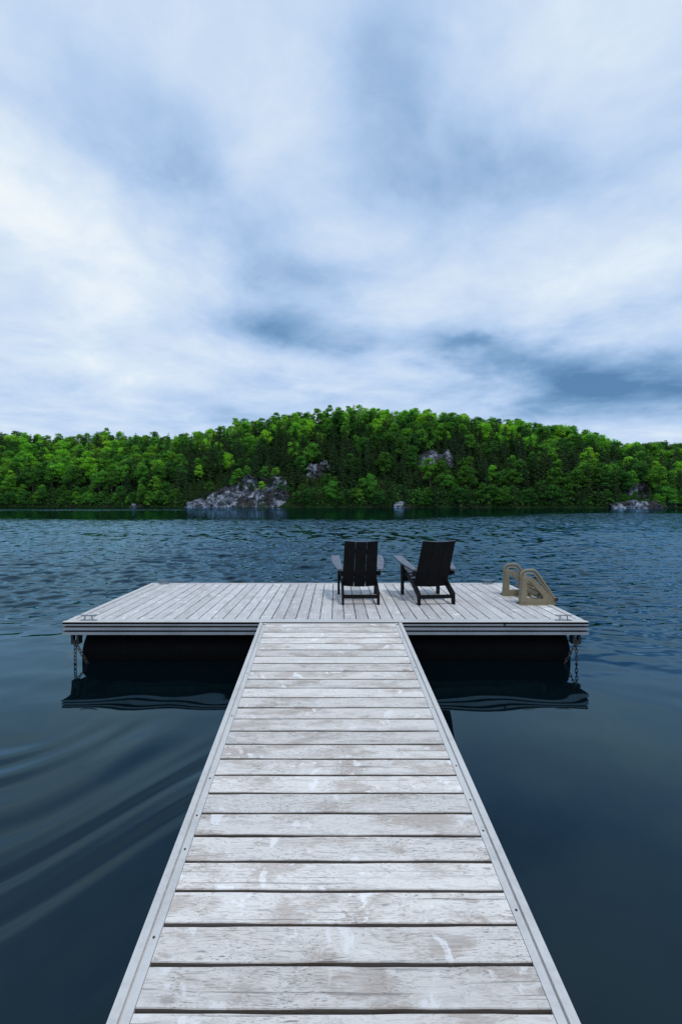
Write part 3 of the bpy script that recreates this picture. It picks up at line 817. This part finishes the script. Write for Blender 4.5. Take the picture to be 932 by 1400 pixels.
for s in (-1, 1):
    for y in (1.85, 2.26, 2.47, 2.75, 3.4, 4.05, 4.7, 5.19):
        yb = y + (.11 if s > 0 and y < 5 else 0)
        bm = bmesh.new(); xx = s * (HW - .058 - (.0 if y < 5 else .0))
        tube(bm, [(xx, yb, -.001), (xx, yb, .0022)], .0052 if y < 5 else .011, 8)
        obj('screw', slope(bm), M_rust, gw)

# ------------------------------------------------------------------ chairs
def chair(label, loc, rot):
    """low slatted lounge chair; local +Y is where it faces, origin on the deck between the rear feet"""
    t = thing('slatted_chair', label, 'chair', loc, rot, 'black lounge chairs on the dock')
    # side rails: front end under the seat, cranked rear foot
    for s in (-1, 1):
        bm = bmesh.new(); a = s * .225; b_ = s * .258
        pts = [(-.01, 0), (.055, 0), (.075, .10), (.30, .205), (.55, .285), (.80, .325), (.80, .40), (.55, .372), (.28, .292), (.02, .175), (-.008, .15)]
        prism(bm, pts, 'x', min(a, b_), max(a, b_), .004); obj('side_rail', bm, M_black, t)
    for s in (-1, 1):
        bm = bmesh.new(); a, b_ = s * .2605, s * .295
        prism(bm, [(.705, 0), (.785, 0), (.79, .30), (.80, .545), (.69, .545), (.70, .30)], 'x', min(a, b_), max(a, b_), .004)
        obj('leg', bm, M_black, t)
    # seat slats following the rails
    bm = bmesh.new(); n_ = 6
    for k in range(n_):
        y = .30 + k * .094; za = .2995 + (y - .28) * .286 + (.0 if y < .55 else -.012 - (y - .55) * .16); zb = za + .020
        box(bm, (-.255, y, za + .001), (.255, y + .082, zb + .001), .004)
    box(bm, (-.26, .803, .30), (.26, .825, .395), .004)
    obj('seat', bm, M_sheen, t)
    # backrest: three boards leaning to the rear, a shallow dish, wider at the seat
    bm = bmesh.new()
    bot = Vector((0, .245, .20)); top = Vector((0, -.12, .865))
    up = (top - bot).normalized(); nrm = Vector((0, up.z, -up.y))     # forward normal
    for k in (-1, 0, 1):
        wb, wt = .157, .146; gap = .0045
        cb, ct = k * (wb + gap), k * (wt + gap)
        off = .012 * abs(k)
        for_v = []
        for (c, wd, base, zz) in ((cb, wb, bot, 0), (ct, wt, top, 1)):
            for (sx, d_) in ((-1, 0), (1, 0), (1, .02), (-1, .02)):
                x = c + sx * wd / 2
                dish = .018 * (x / .22) ** 2
                for_v.append(bm.verts.new(base + Vector((x, 0, 0)) + nrm * (d_ + dish) + up * (.006 * (x / .22) ** 2 * zz)))
        q = for_v
        for f in ((0, 1, 2, 3), (7, 6, 5, 4), (0, 4, 5, 1), (1, 5, 6, 2), (2, 6, 7, 3), (3, 7, 4, 0)): bm.faces.new([q[i] for i in f])
    bmesh.ops.recalc_face_normals(bm, faces=bm.faces[:])
    bmesh.ops.bevel(bm, geom=bm.edges[:], offset=.003, segments=1, affect='EDGES')
    for f in bm.faces:
        f.material_index = 1 if f.calc_center_median().z > .86 and f.normal.z > .6 else 0  # top edges take the paler colour as a painted highlight
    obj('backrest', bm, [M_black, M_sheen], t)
    # rails holding the back
    for z_, hw, nm in ((.40, .285, 'arm_rail'), (.725, .19, 'back_rail')):
        f = (z_ - bot.z) / (top.z - bot.z); c = bot + (top - bot) * f
        bm = bmesh.new()
        cy = c.y + (.050 if nm == 'back_rail' else .058)
        box(bm, (-hw, cy - .014, z_ - .03), (hw, cy + .014, z_ + .03), .003); obj(nm, bm, M_black, t)
    bm = bmesh.new(); box(bm, (-.2245, -.004, .085), (.2245, .022, .135), .003); obj('stretcher', bm, M_black, t)
    bm = bmesh.new(); box(bm, (-.260, .735, .20), (.260, .757, .29), .003); obj('front_rail', bm, M_black, t)
    # arms: broad boards, bowed, dropping to the rear
    for s in (-1, 1):
        bm = bmesh.new(); L = []
        n_ = 12
        for i in range(n_ + 1):
            u = i / n_; y = .10 + u * .74
            cx = .278 + .050 * math.sin(min(1, u * 1.1) * math.pi / 2); wd = .036 + .030 * math.sin(min(1, u * 1.25) * math.pi / 2)
            if i == n_: wd *= .8
            z_ = .462 + .104 * u
            L.append([bm.verts.new((s * (cx + k * wd), y, z_ + dz_)) for k, dz_ in ((-1, -.011), (1, -.011), (1, .011), (-1, .011))])
        for A, B_ in zip(L, L[1:]):
            for k in range(4): bm.faces.new((A[k], A[(k + 1) % 4], B_[(k + 1) % 4], B_[k]))
        bm.faces.new(L[0]); bm.faces.new(L[-1]); bmesh.ops.recalc_face_normals(bm, faces=bm.faces[:])
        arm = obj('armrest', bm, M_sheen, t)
        bm = bmesh.new(); a, b_ = s * .262, s * .285
        prism(bm, [(.08, .395), (.17, .395), (.24, .468), (.09, .449)], 'x', min(a, b_), max(a, b_), .002)
        obj('arm_bracket', bm, M_black, t)
    return t
DT = DZ
chair('black slatted chair on the left, its three board back turned squarely to the gangway', (.428, 6.17, DT), R(.5))
chair('black slatted chair on the right, angled slightly left and nearer the tan swim steps', (1.462, 6.17, DT), R(6))

# ------------------------------------------------------------------ swim steps
st = thing('swim_steps', 'tan moulded plastic swim ladder with two pierced side panels on the right dock edge', 'ladder', (2.60, 6.20, DZ))
def rr(pts, r, seg=4):
    """round the corners of a polygon"""
    out = []; n = len(pts)
    for i in range(n):
        p0, p1, p2 = Vector(pts[i - 1]), Vector(pts[i]), Vector(pts[(i + 1) % n])
        d0 = (p0 - p1); d1 = (p2 - p1); q = min(r, d0.length * .45, d1.length * .45)
        a = p1 + d0.normalized() * q; b_ = p1 + d1.normalized() * q
        for k in range(seg + 1):
            t = k / seg; out.append(tuple((1 - t) ** 2 * a + 2 * t * (1 - t) * p1 + t * t * b_))
    return out
def pierced(bm, outer, hole, y0, y1):
    """prism with a window: bridged through triangulation"""
    for yy in (y0, y1):
        eo = [bm.verts.new((p[0], yy, p[1])) for p in outer]; eh = [bm.verts.new((p[0], yy, p[1])) for p in hole]
        es = [bm.edges.new((a[i], a[(i + 1) % len(a)])) for a in (eo, eh) for i in range(len(a))]
        bmesh.ops.triangle_fill(bm, edges=es, use_beauty=True)
        if yy == y0: first = (eo, eh)
    for A, B_ in zip(first, (eo, eh)):
        n = len(A)
        for i in range(n): bm.faces.new((A[i], A[(i + 1) % n], B_[(i + 1) % n], B_[i]))
    bmesh.ops.recalc_face_normals(bm, faces=bm.faces[:])
for yy in (0.0, .60):
    bm = bmesh.new()
    outer = rr([(.0, .0), (.475, .0), (.475, .05), (.165, .375), (.03, .375)], .018)
    hole = rr([(.082, .082), (.305, .082), (.305, .12), (.125, .325), (.082, .325)], .03)
    pierced(bm, outer, hole, yy - .045, yy + .045)
    sp = obj('side_panel', bm, M_tan, st, True)
    bm = bmesh.new(); prism(bm, rr([(-.02, .0), (.43, .0), (.43, .022), (-.02, .022)], .006), 'y', yy - .062, yy - .0455)
    prism(bm, rr([(-.02, .0), (.43, .0), (.43, .022), (-.02, .022)], .006), 'y', yy + .0455, yy + .062)
    for k in (.04, .36):
        box(bm, (k, yy - .063, .022), (k + .012, yy - .0455, .036), .002)
    obj('base_flange', bm, M_tan, sp)
    # handrail: hoop over the top running down the slope
    bm = bmesh.new()
    path = [(.035, .33), (.035, .39), (.045, .432), (.075, .455), (.12, .463), (.19, .463), (.225, .452), (.25, .425), (.30, .355), (.38, .235), (.455, .125), (.48, .088)]
    tube(bm, [(a, yy + .03, b_) for a, b_ in path], .0195, 12)
    tube(bm, [(.055, yy - .02, .372), (.06, yy - .012, .40), (.085, yy - .005, .42), (.18, yy - .005, .42), (.22, yy - .005, .385), (.44, yy - .005, .10)], .011, 10)
    obj('handrail', bm, M_tan, st, True)
# rungs between the panels, and the folded ladder's tube ends
for (a, b_, r_) in ((.235, .14, .027), (.245, .30, .02), (.33, .20, .02), (.40, .12, .02), (.478, .075, .026)):
    bm = bmesh.new(); ys, ye = (-.055, .655) if r_ > .022 else (.045, .555)
    tube(bm, [(a, ys, b_), (a, ye, b_)], r_, 16, cap=False); rg_ = obj('rung', bm, M_tan, st, True)
    if r_ > .022:
        bm = bmesh.new(); tube(bm, [(a, ys + .006, b_), (a, ys + .012, b_)], r_ * .99, 16); obj('tube_mouth', bm, M_tand, rg_)
for yy in (.09, .51):
    bm = bmesh.new(); tube(bm, [(.478, yy, .07), (.50, yy, -.02), (.505, yy, -.9)], .02, 10); obj('ladder_stile', bm, M_tan, st, True)
for k in range(3):
    bm = bmesh.new(); box(bm, (.48, .09, -.25 - k * .27), (.56, .51, -.225 - k * .27), .004); obj('tread', bm, M_tan, st)
